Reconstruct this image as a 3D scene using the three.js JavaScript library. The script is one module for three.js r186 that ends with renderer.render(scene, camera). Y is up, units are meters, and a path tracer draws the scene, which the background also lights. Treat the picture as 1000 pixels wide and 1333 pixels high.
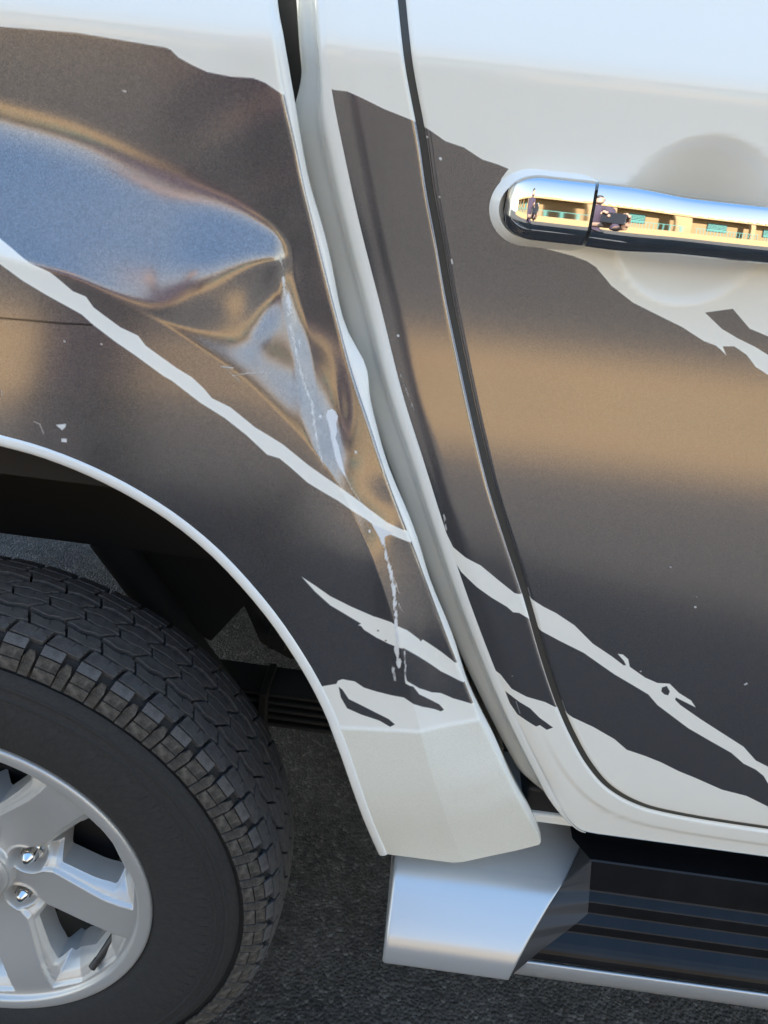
import * as THREE from 'three';
import { mergeGeometries } from 'three/addons/utils/BufferGeometryUtils.js';
import { RoundedBoxGeometry } from 'three/addons/geometries/RoundedBoxGeometry.js';
import { MarchingCubes } from 'three/addons/objects/MarchingCubes.js';
import { ImprovedNoise } from 'three/addons/math/ImprovedNoise.js';

// ------------------------------------------------------------------ camera
// x runs forward along the truck, y up, z out of the truck's side towards the camera; the rear wheel stands at x = 0
const scene = new THREE.Scene();
const FOCAL = 1050, EYE = new THREE.Vector3(0.472, 1.24, 0.646), YAW = -0.031, PITCH = 0.4425, ROLL = 0.1106;
const FW = new THREE.Vector3(Math.sin(YAW) * Math.cos(PITCH), -Math.sin(PITCH), -Math.cos(YAW) * Math.cos(PITCH));
const RT0 = new THREE.Vector3().crossVectors(FW, new THREE.Vector3(0, 1, 0)).normalize();
const UP0 = new THREE.Vector3().crossVectors(RT0, FW);
const RT = RT0.clone().multiplyScalar(Math.cos(ROLL)).addScaledVector(UP0, Math.sin(ROLL));
const UPV = RT0.clone().multiplyScalar(-Math.sin(ROLL)).addScaledVector(UP0, Math.cos(ROLL));
const camera = new THREE.PerspectiveCamera(2 * Math.atan(666.5 / FOCAL) * 180 / Math.PI, 768 / 1024, 0.02, 600);
camera.position.copy(EYE); camera.up.copy(UPV); camera.lookAt(EYE.clone().add(FW));

// ------------------------------------------------------------------ sky, sun, exposure
const SUN = new THREE.Vector3(0.34, 0.58, -0.80).normalize();
{
  const w = 512, h = 256, data = new Float32Array(w * h * 4);
  for (let j = 0; j < h; j++) for (let i = 0; i < w; i++) {
    const el = (j + 0.5) / h * Math.PI - Math.PI / 2, s = Math.max(0, Math.sin(el)), k = Math.pow(1 - s, 3.0);
    const c = [0.070 + 0.58 * k, 0.140 + 0.51 * k, 0.262 + 0.27 * k], o = (j * w + i) * 4;
    for (let q = 0; q < 3; q++) data[o + q] = c[q];
    data[o + 3] = 1;
  }
  const sky = new THREE.DataTexture(data, w, h, THREE.RGBAFormat, THREE.FloatType);
  sky.mapping = THREE.EquirectangularReflectionMapping; sky.magFilter = THREE.LinearFilter; sky.needsUpdate = true;
  scene.background = sky; scene.environment = sky;
}
const sun = new THREE.DirectionalLight(new THREE.Color(1, 0.95, 0.87), 4.2);
sun.position.copy(SUN).multiplyScalar(40); sun.castShadow = true; sun.shadow.radius = 1;
sun.shadow.mapSize.set(4096, 4096);
Object.assign(sun.shadow.camera, { left: -24, right: 24, top: 24, bottom: -24, near: 1, far: 90 });
scene.add(sun, sun.target);
const renderer = new THREE.WebGLRenderer({ antialias: true });
renderer.toneMapping = THREE.LinearToneMapping; renderer.toneMappingExposure = 5.9; renderer.shadowMap.enabled = true;

// ------------------------------------------------------------------ helpers
let seed = 7;
const rnd = () => { seed = (seed * 1664525 + 1013904223) >>> 0; return seed / 4294967296; };
const NOISE = new ImprovedNoise();
const clamp = (v, a, b) => Math.min(b, Math.max(a, v)), lerp = (a, b, t) => a + (b - a) * t;
const sst = (a, b, v) => { const t = clamp((v - a) / (b - a), 0, 1); return t * t * (3 - 2 * t); };
// a pixel of the photograph gives a direction; the distance comes from the plane (z) or the surface that it lies on
function at(px, py, z) {
  const d = FW.clone().addScaledVector(RT, (px - 500) / FOCAL).addScaledVector(UPV, -(py - 666.5) / FOCAL);
  return EYE.clone().addScaledVector(d, (z - EYE.z) / d.z);
}
function pixel(x, y, z) { const d = new THREE.Vector3(x, y, z).sub(EYE), w = d.dot(FW); return [500 + FOCAL * d.dot(RT) / w, 666.5 - FOCAL * d.dot(UPV) / w]; }
function onLine(line, y, z) {   // x where the traced line [py, px, ...] meets the height y at depth z
  let a = 0.3, b = 1.2;
  for (let k = 0; k < 40; k++) { const m = (a + b) / 2, [px, py] = pixel(m, y, z); let i = 1; while (i < line.length - 1 && line[i][0] < py) i++; const q = lerp(line[i - 1][1], line[i][1], clamp((py - line[i - 1][0]) / (line[i][0] - line[i - 1][0]), 0, 1)); if (px < q) a = m; else b = m; }
  return a;
}
function hit(px, py, surf) { let p = at(px, py, 0.05); for (let i = 0; i < 12; i++) p = at(px, py, surf(p.x, p.y)); return p; }
const flat = (a) => { const o = []; for (let i = 0; i < a.length; i += 2) o.push([a[i], a[i + 1]]); return o; };
function spline(pts, n = 12) {      // Catmull-Rom through [x, y] points
  const o = [];
  for (let i = 0; i < pts.length - 1; i++) {
    const p0 = pts[Math.max(0, i - 1)], p1 = pts[i], p2 = pts[i + 1], p3 = pts[Math.min(pts.length - 1, i + 2)];
    for (let k = 0; k < n; k++) {
      const t = k / n, t2 = t * t, t3 = t2 * t;
      o.push([0, 1].map((c) => 0.5 * (2 * p1[c] + (p2[c] - p0[c]) * t + (2 * p0[c] - 5 * p1[c] + 4 * p2[c] - p3[c]) * t2 + (3 * p1[c] - p0[c] - 3 * p2[c] + p3[c]) * t3)));
    }
  }
  o.push(pts[pts.length - 1]);
  return o;
}
const onSide = (a, z) => flat(a).map(([u, v]) => { const p = at(u, v, z); return [p.x, p.y]; });
function xAt(curve, Y) {            // x of a curve that falls in y
  if (Y >= curve[0][1]) { const [a, b] = curve; return a[0] + (Y - a[1]) * (b[0] - a[0]) / (b[1] - a[1]); }
  for (let i = 1; i < curve.length; i++) if (curve[i][1] <= Y) { const a = curve[i - 1], b = curve[i]; return lerp(b[0], a[0], (Y - b[1]) / Math.max(1e-9, a[1] - b[1])); }
  return curve[curve.length - 1][0];
}
function near(curve, x, y) {        // { d: signed distance (left of travel is positive), s: 0..1 along }
  let best = 1e9, sg = 1, s = 0;
  for (let i = 1; i < curve.length; i++) {
    const [ax, ay] = curve[i - 1], [bx, by] = curve[i], ux = bx - ax, uy = by - ay;
    const t = clamp(((x - ax) * ux + (y - ay) * uy) / (ux * ux + uy * uy + 1e-12), 0, 1), dx = x - ax - ux * t, dy = y - ay - uy * t, d = dx * dx + dy * dy;
    if (d < best) { best = d; sg = ux * dy - uy * dx >= 0 ? 1 : -1; s = (i - 1 + t) / (curve.length - 1); }
  }
  return { d: Math.sqrt(best) * sg, s };
}
function geo(pos, idx, uv, nor) {
  const g = new THREE.BufferGeometry();
  g.setAttribute('position', new THREE.Float32BufferAttribute(pos, 3));
  if (uv) g.setAttribute('uv', new THREE.Float32BufferAttribute(uv, 2));
  g.setIndex(idx);
  if (nor) g.setAttribute('normal', new THREE.Float32BufferAttribute(nor, 3)); else g.computeVertexNormals();
  return g;
}
function gridGeo(rows, cols, f, uvf) {   // f(i, j) -> [x, y, z]
  const pos = [], uv = [], idx = [];
  for (let i = 0; i < rows; i++) for (let j = 0; j < cols; j++) { const p = f(i, j); pos.push(p[0], p[1], p[2]); uv.push(...(uvf ? uvf(p, i, j) : [p[0], p[1]])); }
  for (let i = 0; i < rows - 1; i++) for (let j = 0; j < cols - 1; j++) { const a = i * cols + j, b = a + 1, c = a + cols, d = c + 1; idx.push(a, c, b, b, c, d); }
  return geo(pos, idx, uv);
}
function mesh(name, g, m, parent) {
  const o = new THREE.Mesh(g, m); o.name = name; o.castShadow = o.receiveShadow = true; if (parent) parent.add(o); return o;
}
const box = (w, h, d, x, y, z, r = 0) => { const g = r ? new RoundedBoxGeometry(w, h, d, 3, r) : new THREE.BoxGeometry(w, h, d); g.translate(x, y, z); return g; };
const plain = (g) => { const o = g.index ? g.toNonIndexed() : g; for (const k of Object.keys(o.attributes)) if (!['position', 'normal', 'uv'].includes(k)) o.deleteAttribute(k); return o; };
const join = (list) => mergeGeometries(list.map(plain));
const rgb = (r, g, b) => new THREE.Color().setRGB(r, g, b);
const mat = (c, rough, metal = 0, more = {}) => new THREE.MeshPhysicalMaterial({ color: rgb(...c), roughness: rough, metalness: metal, side: THREE.DoubleSide, ...more });
function noiseTex(n, f, srgb = true) {
  const d = new Uint8Array(n * n * 4);
  for (let j = 0; j < n; j++) for (let i = 0; i < n; i++) { const c = f(i / n, j / n, i, j), o = (j * n + i) * 4; d[o] = c[0]; d[o + 1] = c[1]; d[o + 2] = c[2]; d[o + 3] = 255; }
  const t = new THREE.DataTexture(d, n, n); t.wrapS = t.wrapT = THREE.RepeatWrapping; t.magFilter = THREE.LinearFilter; if (srgb) t.colorSpace = THREE.SRGBColorSpace; t.needsUpdate = true; return t;
}
const tileNoise = (u, v, f, z) => {  // repeats at 1
  const n = (a, b) => NOISE.noise(a * f, b * f, z);
  const a = n(u, v), b = n(u - 1, v), c = n(u, v - 1), d = n(u - 1, v - 1);
  return lerp(lerp(a, b, u), lerp(c, d, u), v);
};

// ------------------------------------------------------------------ ground
{
  const N = 1024, cells = [], C = 150;
  for (let i = 0; i < C * C; i++) cells.push([rnd(), rnd(), rnd(), 0.55 + 0.6 * rnd()]);
  const height = new Float32Array(N * N), tone = new Float32Array(N * N);
  for (let j = 0; j < N; j++) for (let i = 0; i < N; i++) {
    const u = i / N * C, v = j / N * C, ci = Math.floor(u), cj = Math.floor(v);
    let d1 = 9, who = 0;
    for (let b = -1; b <= 1; b++) for (let a = -1; a <= 1; a++) {
      const q = ((cj + b + C) % C) * C + (ci + a + C) % C, c = cells[q], dx = (ci + a + c[0] - u) / c[3], dy = (cj + b + c[1] - v) / c[3], d = Math.hypot(dx, dy);
      if (d < d1) { d1 = d; who = q; }
    }
    const low = tileNoise(i / N, j / N, 8, 3.3), mid = tileNoise(i / N, j / N, 34, 9.1);
    height[j * N + i] = clamp(1 - d1 * 1.15, 0, 1) * (0.55 + 0.45 * cells[who][2]) + 0.25 * mid;
    tone[j * N + i] = 0.74 + 0.26 * (cells[who][2] - 0.5) * (cells[who][2] > 0.93 ? 2.4 : 1) + 0.22 * low + 0.2 * mid + 0.10 * (rnd() - 0.5);
  }
  const tex = noiseTex(N, (u, v, i, j) => { const t = clamp(tone[j * N + i], 0.25, 1.7) * 104; return [t, t * 0.97, t * 0.92]; });
  const bump = noiseTex(N, (u, v, i, j) => { const t = clamp(height[j * N + i] * 200 + 20, 0, 255); return [t, t, t]; }, false);
  for (const t of [tex, bump]) t.repeat.set(1, 1);
  const g = new THREE.PlaneGeometry(300, 300, 1, 1); g.rotateX(-Math.PI / 2); g.translate(0, -0.0045, 0);
  const uv = g.attributes.uv; for (let i = 0; i < uv.count; i++) uv.setXY(i, uv.getX(i) * 300 / 0.9, uv.getY(i) * 300 / 0.9);
  const m = mesh('asphalt_ground', g, mat([1, 1, 1], 0.9, 0, { map: tex, bumpMap: bump, bumpScale: 0.0065 }));
  m.userData = { kind: 'structure' }; scene.add(m);
}

// ------------------------------------------------------------------ the truck
const truck = new THREE.Group(); truck.name = 'pickup_truck'; scene.add(truck);
truck.userData = { label: 'white pickup truck with dark torn-edge stripe wrap and dented bed side beside the rear wheel', category: 'pickup truck' };

// shape of the side: how far the skin leans back (degrees) at each height, the same along cab and bed
const LEAN = [[1.45, 20], [1.315, 26], [1.292, 22], [1.284, 4], [1.276, -6], [1.23, -6], [1.165, -5.5], [1.14, -2.5], [1.11, 3], [1.08, 7.5], [1.05, 9], [1.015, 7.5], [0.97, 3.5], [0.92, 1], [0.82, -1], [0.72, -4], [0.66, -9], [0.58, -14]];
const PROFILE = (() => {
  const y0 = 0.5, y1 = 1.45, n = 950, t = [], z = [];
  const raw = (y) => { for (let i = 1; i < LEAN.length; i++) if (y >= LEAN[i][0]) { const a = LEAN[i], b = LEAN[i - 1]; return lerp(a[1], b[1], clamp((y - a[0]) / (b[0] - a[0]), 0, 1)); } return LEAN[LEAN.length - 1][1]; };
  for (let i = 0; i <= n; i++) { let s = 0; for (let k = -4; k <= 4; k++) s += raw(y0 + (y1 - y0) * (i + k) / n); t.push(s / 9 * Math.PI / 180); }
  z[n] = 0; for (let i = n - 1; i >= 0; i--) z[i] = z[i + 1] + Math.tan((t[i] + t[i + 1]) / 2) * (y1 - y0) / n;
  const ref = z[Math.round((1.04 - y0) / (y1 - y0) * n)];
  return (y) => { const f = clamp((y - y0) / (y1 - y0), 0, 0.99999) * n, i = Math.floor(f); return lerp(z[i], z[i + 1], f - i) - ref; };
})();

// ---- traced lines (photo pixels -> the truck's side)
const K = (() => {   // the edge of the wheel-arch flare, from behind the wheel to the bottom of the bed
  const p = onSide([75, 360, 150, 393, 210, 425, 300, 488, 360, 545, 415, 605, 450, 660, 486, 735, 515, 820, 545, 950, 592, 1124], 0.078);
  const left = [[-0.75, 0.75], [-0.55, 0.92], [-0.36, 1.04], [-0.17, 1.115], [0.02, 1.142], [0.12, 1.136]];
  p.push([p[p.length - 1][0] + 0.03, p[p.length - 1][1] - 0.09]);
  return spline([...left, ...p], 20);
})();
const FOLD = spline([...onSide([352, 180, 362, 270, 366, 332, 372, 372, 385, 430, 398, 490, 408, 545, 418, 600, 440, 650], 0.05)], 6);
const byX = (a, z) => spline(onSide(a, z), 6);
const SLOPE_TOP = byX([-900, -170, -300, 30, -60, 94, 0, 113, 100, 139, 200, 182, 280, 228, 340, 275, 376, 318, 390, 338], 0.05);      // where the side begins to swell towards the flare
const SLOPE_END = byX([60, 400, 130, 408, 185, 409, 230, 399, 280, 381, 330, 358, 375, 345, 390, 343], 0.06);                              // where the swell stops, above the hollow of the dent
const yAt = (c, x) => { if (x <= c[0][0]) return c[0][1]; for (let i = 1; i < c.length; i++) if (c[i][0] >= x) { const a = c[i - 1], b = c[i]; return lerp(a[1], b[1], (x - a[0]) / Math.max(1e-9, b[0] - a[0])); } return c[c.length - 1][1]; };
const K_BY_X = K.filter((p, i) => !i || p[0] > K[i - 1][0]);
const SWELL = [0.93, 0.62].map((end) => { const t = [0], n = 200; for (let i = 1; i <= n; i++) { const q = (i - 0.5) / n; t.push(t[i - 1] + sst(0, 0.42, q) * (1 - sst(end, 1, q)) / n); } return (q) => { const f = clamp(q, 0, 0.99999) * n, k = Math.floor(f); return lerp(t[k], t[k + 1], f - k); }; });
const TRIM = (x) => 0.751 + 0.10 * (x - 0.444) + 1.3 * Math.max(0, x - 0.5) ** 2;     // where the lower plastic trim begins
const Zb = 0.048, Zc = 0.05;
function gauss(x, y, cx, cy, a, b, ang = 0) { const c = Math.cos(ang), s = Math.sin(ang), u = ((x - cx) * c + (y - cy) * s) / a, v = (-(x - cx) * s + (y - cy) * c) / b; return Math.exp(-u * u - v * v); }
const DENT = (px, py) => { const p = at(px, py, 0.05); return [p.x, p.y]; };
const D1 = DENT(325, 470), D2 = DENT(438, 545), D3 = DENT(250, 330), D4 = DENT(470, 640), D5 = DENT(345, 400), D6 = DENT(520, 800);
function zBed(x, y) {
  const k = near(K, x, y), s = clamp((1.32 - Math.atan2(y - 0.56, x - 0.06)) / 1.24, -1, 1);   // s: 0 where the edge enters the picture, 1 at the bottom
  let z = Zb + PROFILE(y);
  const rise = (v) => lerp(lerp(0.046, 0.0145, sst(-0.08, 0.33, v)), 0.026, sst(0.64, 0.95, v));
  const Tf = rise(s);
  if (k.d <= 0) z += Tf + 0.03 * Math.min(0.25, -k.d) * sst(-0.1, 0.2, s);
  else {
    const top = yAt(SLOPE_TOP, x), yk = yAt(K_BY_X, x), over = yAt(SLOPE_END, x) - yk, end = yk + 0.5 * (over + Math.sqrt(over * over + 0.0001)), open = Math.max(0.0005, top - end);
    const sharp = 1 - sst(0.19, 0.33, x), total = lerp(SWELL[1](1), SWELL[0](1), sharp), q = (top - y) / open, TK = rise(clamp((1.32 - Math.atan2(yk - 0.56, x - 0.06)) / 1.24, -1, 1)), T = x > 0.383 ? 0 : lerp(TK, 0.53 * open * total, sst(0.0, 0.055, end - yk));
    const swell = T * lerp(SWELL[1](q), SWELL[0](q), sharp) / total;
    const v = clamp((end - y) / Math.max(0.002, end - yk), 0, 1);
    const low = lerp(T, TK, 0.75) - 0.0015, deep = sst(0.0, 0.045, end - yk);
    const left = y > end ? swell : lerp(lerp(T, TK, v), lerp(T, low, sst(0, 0.85, v)) + (TK - low) * sst(0.62, 1.0, v) * v, deep);
    const w = s < 0.7 ? 0.055 : lerp(0.055, 0.13, sst(0.7, 0.95, s)), right = Tf * Math.pow(clamp(1 - k.d / w, 0, 1), lerp(2, 1, sst(0.62, 0.9, s)));
    const f = near(FOLD, x, y), e = f.s >= 0.999 ? 0.01 : f.s <= 0.001 ? (x > FOLD[0][0] ? 0.01 : -0.01) : f.d;
    z += lerp(left, right, x > 0.42 ? 1 : sst(-0.007, 0.007, e));
  }
  const keep = k.d > 0 ? sst(0, 0.035, k.d) : 0;
  z -= keep * (0.004 * gauss(x, y, D5[0], D5[1], 0.010, 0.03, -0.35));
  z -= 0.0035 * gauss(x, y, D2[0], D2[1], 0.010, 0.035, 0.2) + 0.003 * gauss(x, y, D4[0], D4[1], 0.02, 0.03, 0.4) - 0.0025 * gauss(x, y, D6[0], D6[1], 0.012, 0.06, 0.25);
  z += 0.0006 * Math.sin(x * 70 + 3 * Math.sin(y * 23)) * Math.sin(y * 55) * sst(0.25, 0.35, x) * keep;
  // lower plastic trim: a shallow ledge, then a face that tucks under
  const t = TRIM(x) - y;
  z += 0.0013 * sst(-0.0012, 0.003, t) - 0.085 * Math.max(0, t - 0.002);
  return z;
}
const onBed = (a) => flat(a).map(([u, v]) => { const p = hit(u, v, zBed); return [p.x, p.y]; });
const BED_EDGE = spline([[0.33, 1.37], ...onBed([352, 0, 357, 40, 362, 80, 368, 115, 385, 190, 400, 260, 425, 360, 454, 470, 480, 550, 510, 640, 541, 720, 582, 830, 622, 930, 662, 1012, 698, 1082, 704, 1099])], 6);
const ARCH_IN = onBed([0, 575, 60, 592, 120, 616, 180, 647, 240, 687, 300, 741, 350, 799, 388, 854, 416, 903, 440, 959, 466, 1033, 498, 1112]);
const MID = ARCH_IN[0][0] - 0.06, ARCH = spline([[MID, ARCH_IN[0][1] + 0.009], ...ARCH_IN], 6);
const BOTTOM = onBed([498, 1111, 590, 1123, 704, 1099]);
const zCab0 = (x, y) => Zc + PROFILE(y);
const BOWL = at(905, 292, 0.045);
function zCab(x, y) {
  const dx = (x - BOWL.x) / 0.057, dy = (y - BOWL.y) / 0.056, r = Math.hypot(dx, dy), b = clamp(1 - r * r, 0, 1);
  return zCab0(x, y) - 0.021 * Math.pow(b, 1.2);
}

// ---- paint: white with the printed dark wrap, drawn on the side plane in metres
const WRAP = [139, 136, 136], WHITE = [241, 239, 229];
function paintMaps(x0, x1, y0, y1, W, H, surf, shapes, marks, trim) {
  const cv = document.createElement('canvas'); cv.width = W; cv.height = H;
  const c = cv.getContext('2d');
  const P = (u, v) => { const p = hit(u, v, surf); return [(p.x - x0) / (x1 - x0) * W, (y1 - p.y) / (y1 - y0) * H]; };
  c.fillStyle = '#000'; c.fillRect(0, 0, W, H);
  for (const [white, pts, smooth] of shapes) {
    const q = (smooth === false ? flat(pts) : flat(pts)).map(([u, v]) => P(u, v));
    c.fillStyle = white ? '#fff' : '#000'; c.beginPath(); q.forEach(([a, b], i) => (i ? c.lineTo(a, b) : c.moveTo(a, b))); c.closePath(); c.fill();
  }
  const mask = c.getImageData(0, 0, W, H).data.slice();
  c.fillStyle = '#000'; c.fillRect(0, 0, W, H); c.lineCap = c.lineJoin = 'round';
  const mm = W / (x1 - x0) / 1000;
  for (const k of marks) {                       // bare scratches and chips: [kind, pixel points, width in mm, strength]
    const q = flat(k[1]).map(([u, v]) => P(u, v)), a = k[3] ?? 1;
    if (k[0] === 'poly') { c.fillStyle = `rgba(255,255,255,${a})`; c.beginPath(); q.forEach(([s, t], i) => (i ? c.lineTo(s, t) : c.moveTo(s, t))); c.closePath(); c.fill(); continue; }
    if (k[0] === 'dark') { c.strokeStyle = `rgba(0,0,255,${a})`; c.lineWidth = k[2] * mm; c.beginPath(); q.forEach(([s, t], i) => (i ? c.lineTo(s, t) : c.moveTo(s, t))); c.stroke(); continue; }
    if (k[0] === 'rough') {                      // a ragged line of torn film
      for (let i = 1; i < q.length; i++) {
        const n = Math.ceil(Math.hypot(q[i][0] - q[i - 1][0], q[i][1] - q[i - 1][1]) / (0.7 * mm));
        for (let s = 0; s <= n; s++) {
          const x = lerp(q[i - 1][0], q[i][0], s / n), y = lerp(q[i - 1][1], q[i][1], s / n), r = k[2] * mm * (0.15 + 0.6 * rnd() * (0.6 + 0.5 * Math.sin(s * 0.37 + i)));
          c.fillStyle = `rgba(255,255,255,${a})`; c.beginPath(); c.ellipse(x + (rnd() - 0.5) * k[2] * mm * 0.55, y, Math.max(0.35, r * 0.42), Math.max(0.6, r * 1.5), rnd() * 0.5 - 0.35, 0, 7); c.fill();
        }
      }
      continue;
    }
    c.strokeStyle = `rgba(255,255,255,${a})`; c.lineWidth = k[2] * mm; c.beginPath(); q.forEach(([s, t], i) => (i ? c.lineTo(s, t) : c.moveTo(s, t))); c.stroke();
  }
  const mk = c.getImageData(0, 0, W, H).data;
  const col = new Uint8Array(W * H * 4), orm = new Uint8Array(W * H * 4);
  for (let j = 0; j < H; j++) for (let i = 0; i < W; i++) {
    const o = (j * W + i) * 4, d = ((H - 1 - j) * W + i) * 4, x = lerp(x0, x1, i / W), y = lerp(y1, y0, j / H);
    const m = mask[o] / 255, sc = mk[o] / 255, dk = mk[o + 2] / 255 - sc, fl = (rnd() - 0.5) * 22 + (rnd() - 0.5) * 12;
    const tr = trim ? trim(x, y) : 0;            // coarse plastic
    const w = 1 - (0.03 + 0.05 * (rnd() - 0.5)) * Math.max(0, tr);
    let R = lerp(WRAP[0] + fl, WHITE[0] * w, m), G = lerp(WRAP[1] + fl, WHITE[1] * w, m), B = lerp(WRAP[2] + fl, WHITE[2] * w * (1 - 0.015 * tr), m);
    let ro = lerp(50 + fl * 0.5, lerp(26, 120, tr), m), me = lerp(214, 0, m);
    if (sc > 0) { R = lerp(R, 222, sc); G = lerp(G, 222, sc); B = lerp(B, 220, sc); ro = lerp(ro, 150, sc); me *= 1 - sc; }
    if (dk > 0) { R *= 1 - 0.6 * dk; G *= 1 - 0.6 * dk; B *= 1 - 0.6 * dk; }
    col[d] = clamp(R, 0, 255); col[d + 1] = clamp(G, 0, 255); col[d + 2] = clamp(B, 0, 255); col[d + 3] = 255;
    orm[d] = 255; orm[d + 1] = clamp(ro, 0, 255); orm[d + 2] = clamp(me, 0, 255); orm[d + 3] = 255;
  }
  const mk2 = (a, srgb) => { const t = new THREE.DataTexture(a, W, H); t.magFilter = THREE.LinearFilter; t.wrapS = t.wrapT = THREE.ClampToEdgeWrapping; if (srgb) t.colorSpace = THREE.SRGBColorSpace; t.needsUpdate = true; return t; };
  const map = mk2(col, true), rm = mk2(orm, false);
  const m = new THREE.MeshPhysicalMaterial({ map, roughness: 1, metalness: 1, roughnessMap: rm, metalnessMap: rm, side: THREE.DoubleSide });
  return { m, uv: (x, y) => [(x - x0) / (x1 - x0), (y - y0) / (y1 - y0)] };
}
const bedPaint = paintMaps(-0.62, 0.66, 0.55, 1.38, 2048, 1328, zBed, [
  [1, [-900, -200, 420, -200, 380, 128, 366, 122, 345, 108, 330, 102, 300, 100, 270, 94, 250, 85, 232, 75, 222, 65, 215, 62, 100, 43, 0, 35, -900, -10]],
  [1, [-900, 60, -400, 160, -200, 226, -60, 276, 0, 310, 17, 324, 37, 341, 65, 354, 75, 362, 95, 379, 112, 386, 122, 400, 135, 410, 157, 426, 180, 437, 190, 450, 212, 466, 230, 479, 250, 491, 266, 506, 276, 518, 300, 530, 332, 556, 368, 578, 400, 604, 440, 632, 480, 662, 504, 680, 526, 690, 560, 706,
    560, 716, 528, 704, 504, 694, 492, 688, 476, 676, 440, 652, 400, 628, 380, 610, 364, 597, 348, 592, 320, 566, 292, 544, 260, 524, 224, 496, 212, 489, 175, 462, 150, 445, 120, 422, 107, 410, 100, 406, 62, 385, 30, 366, 0, 344, -60, 318, -200, 268, -400, 206, -900, 110]],
  [1, [392, 750, 410, 762, 430, 776, 458, 790, 486, 802, 510, 810, 530, 820, 546, 832, 548, 835, 550, 832, 574, 848, 592, 862, 630, 884, 630, 900, 598, 886, 574, 874, 550, 858, 526, 844, 506, 838, 490, 830, 474, 820, 470, 815, 466, 814, 470, 812, 450, 800, 430, 788, 410, 770]],
  [1, [438, 890, 440, 886, 446, 884, 462, 887, 474, 895, 490, 900, 510, 905, 526, 908, 538, 916, 550, 920, 566, 923, 574, 926, 578, 924, 572, 917, 558, 910, 546, 904, 538, 894, 528, 890, 526, 874, 530, 886, 546, 896, 562, 901, 574, 902, 590, 909, 614, 916, 680, 930, 800, 1200, 440, 1200, 380, 900]],
  [0, [441, 894, 446, 898, 454, 910, 470, 918, 490, 928, 506, 936, 514, 943, 508, 946, 494, 938, 470, 930, 452, 922, 444, 908]],
], [
  ['poly', [427, 534, 432, 532, 436, 535, 440, 542, 438, 552, 439, 562, 437, 570, 441, 580, 443, 590, 446, 602, 449, 615, 451, 622, 446, 616, 440, 606, 436, 594, 434, 582, 431, 572, 430, 560, 427, 550, 424, 541]],
  ['rough', [365, 336, 368, 350], 1.4, 0.5], ['rough', [369, 362, 371, 382], 2.2, 0.95], ['rough', [374, 386, 377, 395, 377, 410], 3.0], ['rough', [378, 424, 382, 440, 388, 470, 396, 500, 404, 520], 1.7, 0.9], ['rough', [389, 442, 391, 452], 1.4, 0.7],
  ['rough', [406, 522, 408, 534], 2.2, 0.7], ['rough', [407, 532, 409, 548, 414, 580, 421, 606], 1.6, 0.85], ['rough', [450, 620, 458, 636, 466, 648, 474, 660], 0.8, 0.6], ['dot', [417, 542, 417.5, 542.5], 2.0], ['dot', [463, 588, 464, 589], 1.6],
  ['poly', [484, 682, 512, 694, 501, 699, 501, 706, 497, 708, 494, 700]],
  ['rough', [499, 702, 503, 724, 509, 746], 2.6], ['rough', [509, 746, 513, 770, 515, 800, 517, 830], 3.6], ['rough', [517, 830, 517, 850, 521, 868], 4.6], ['rough', [512, 870, 514, 884], 3.4, 0.6], ['rough', [510, 745, 516, 762, 520, 772], 1.2, 0.7], ['rough', [519, 786, 524, 796], 0.9, 0.6],
  ['rough', [527, 848, 528, 872, 528, 888], 1.8, 0.8],
  ['poly', [73, 553, 86, 552, 85, 556, 81, 560, 76, 556]], ['poly', [80, 571, 87, 571, 87, 576, 80, 575]], ['line', [45, 549, 52, 552, 57, 565], 0.7, 0.55], ['rough', [2, 508, 3, 518], 1.0, 0.6],
  ['line', [288, 477, 303, 479], 1.0, 0.7], ['line', [303, 489, 320, 486, 342, 484], 0.7, 0.5], ['line', [296, 481, 312, 496], 0.8, 0.4],
  ['dark', [0, 414, 40, 417, 80, 421, 120, 423], 1.3, 0.7],
  ['dot', [84, 444, 84.5, 444.5], 1.2, 0.7], ['dot', [132, 448, 132.5, 448], 1.2, 0.7], ['dot', [160, 118, 164, 119], 1.0, 0.8], ['dot', [481, 691, 481.5, 692], 1.5],
  ['dark', [492, 821, 492.5, 821], 1.4], ['dark', [502, 834, 502.5, 834], 1.4],
], (x, y) => sst(-0.0015, 0.0015, TRIM(x) - y));

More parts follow.
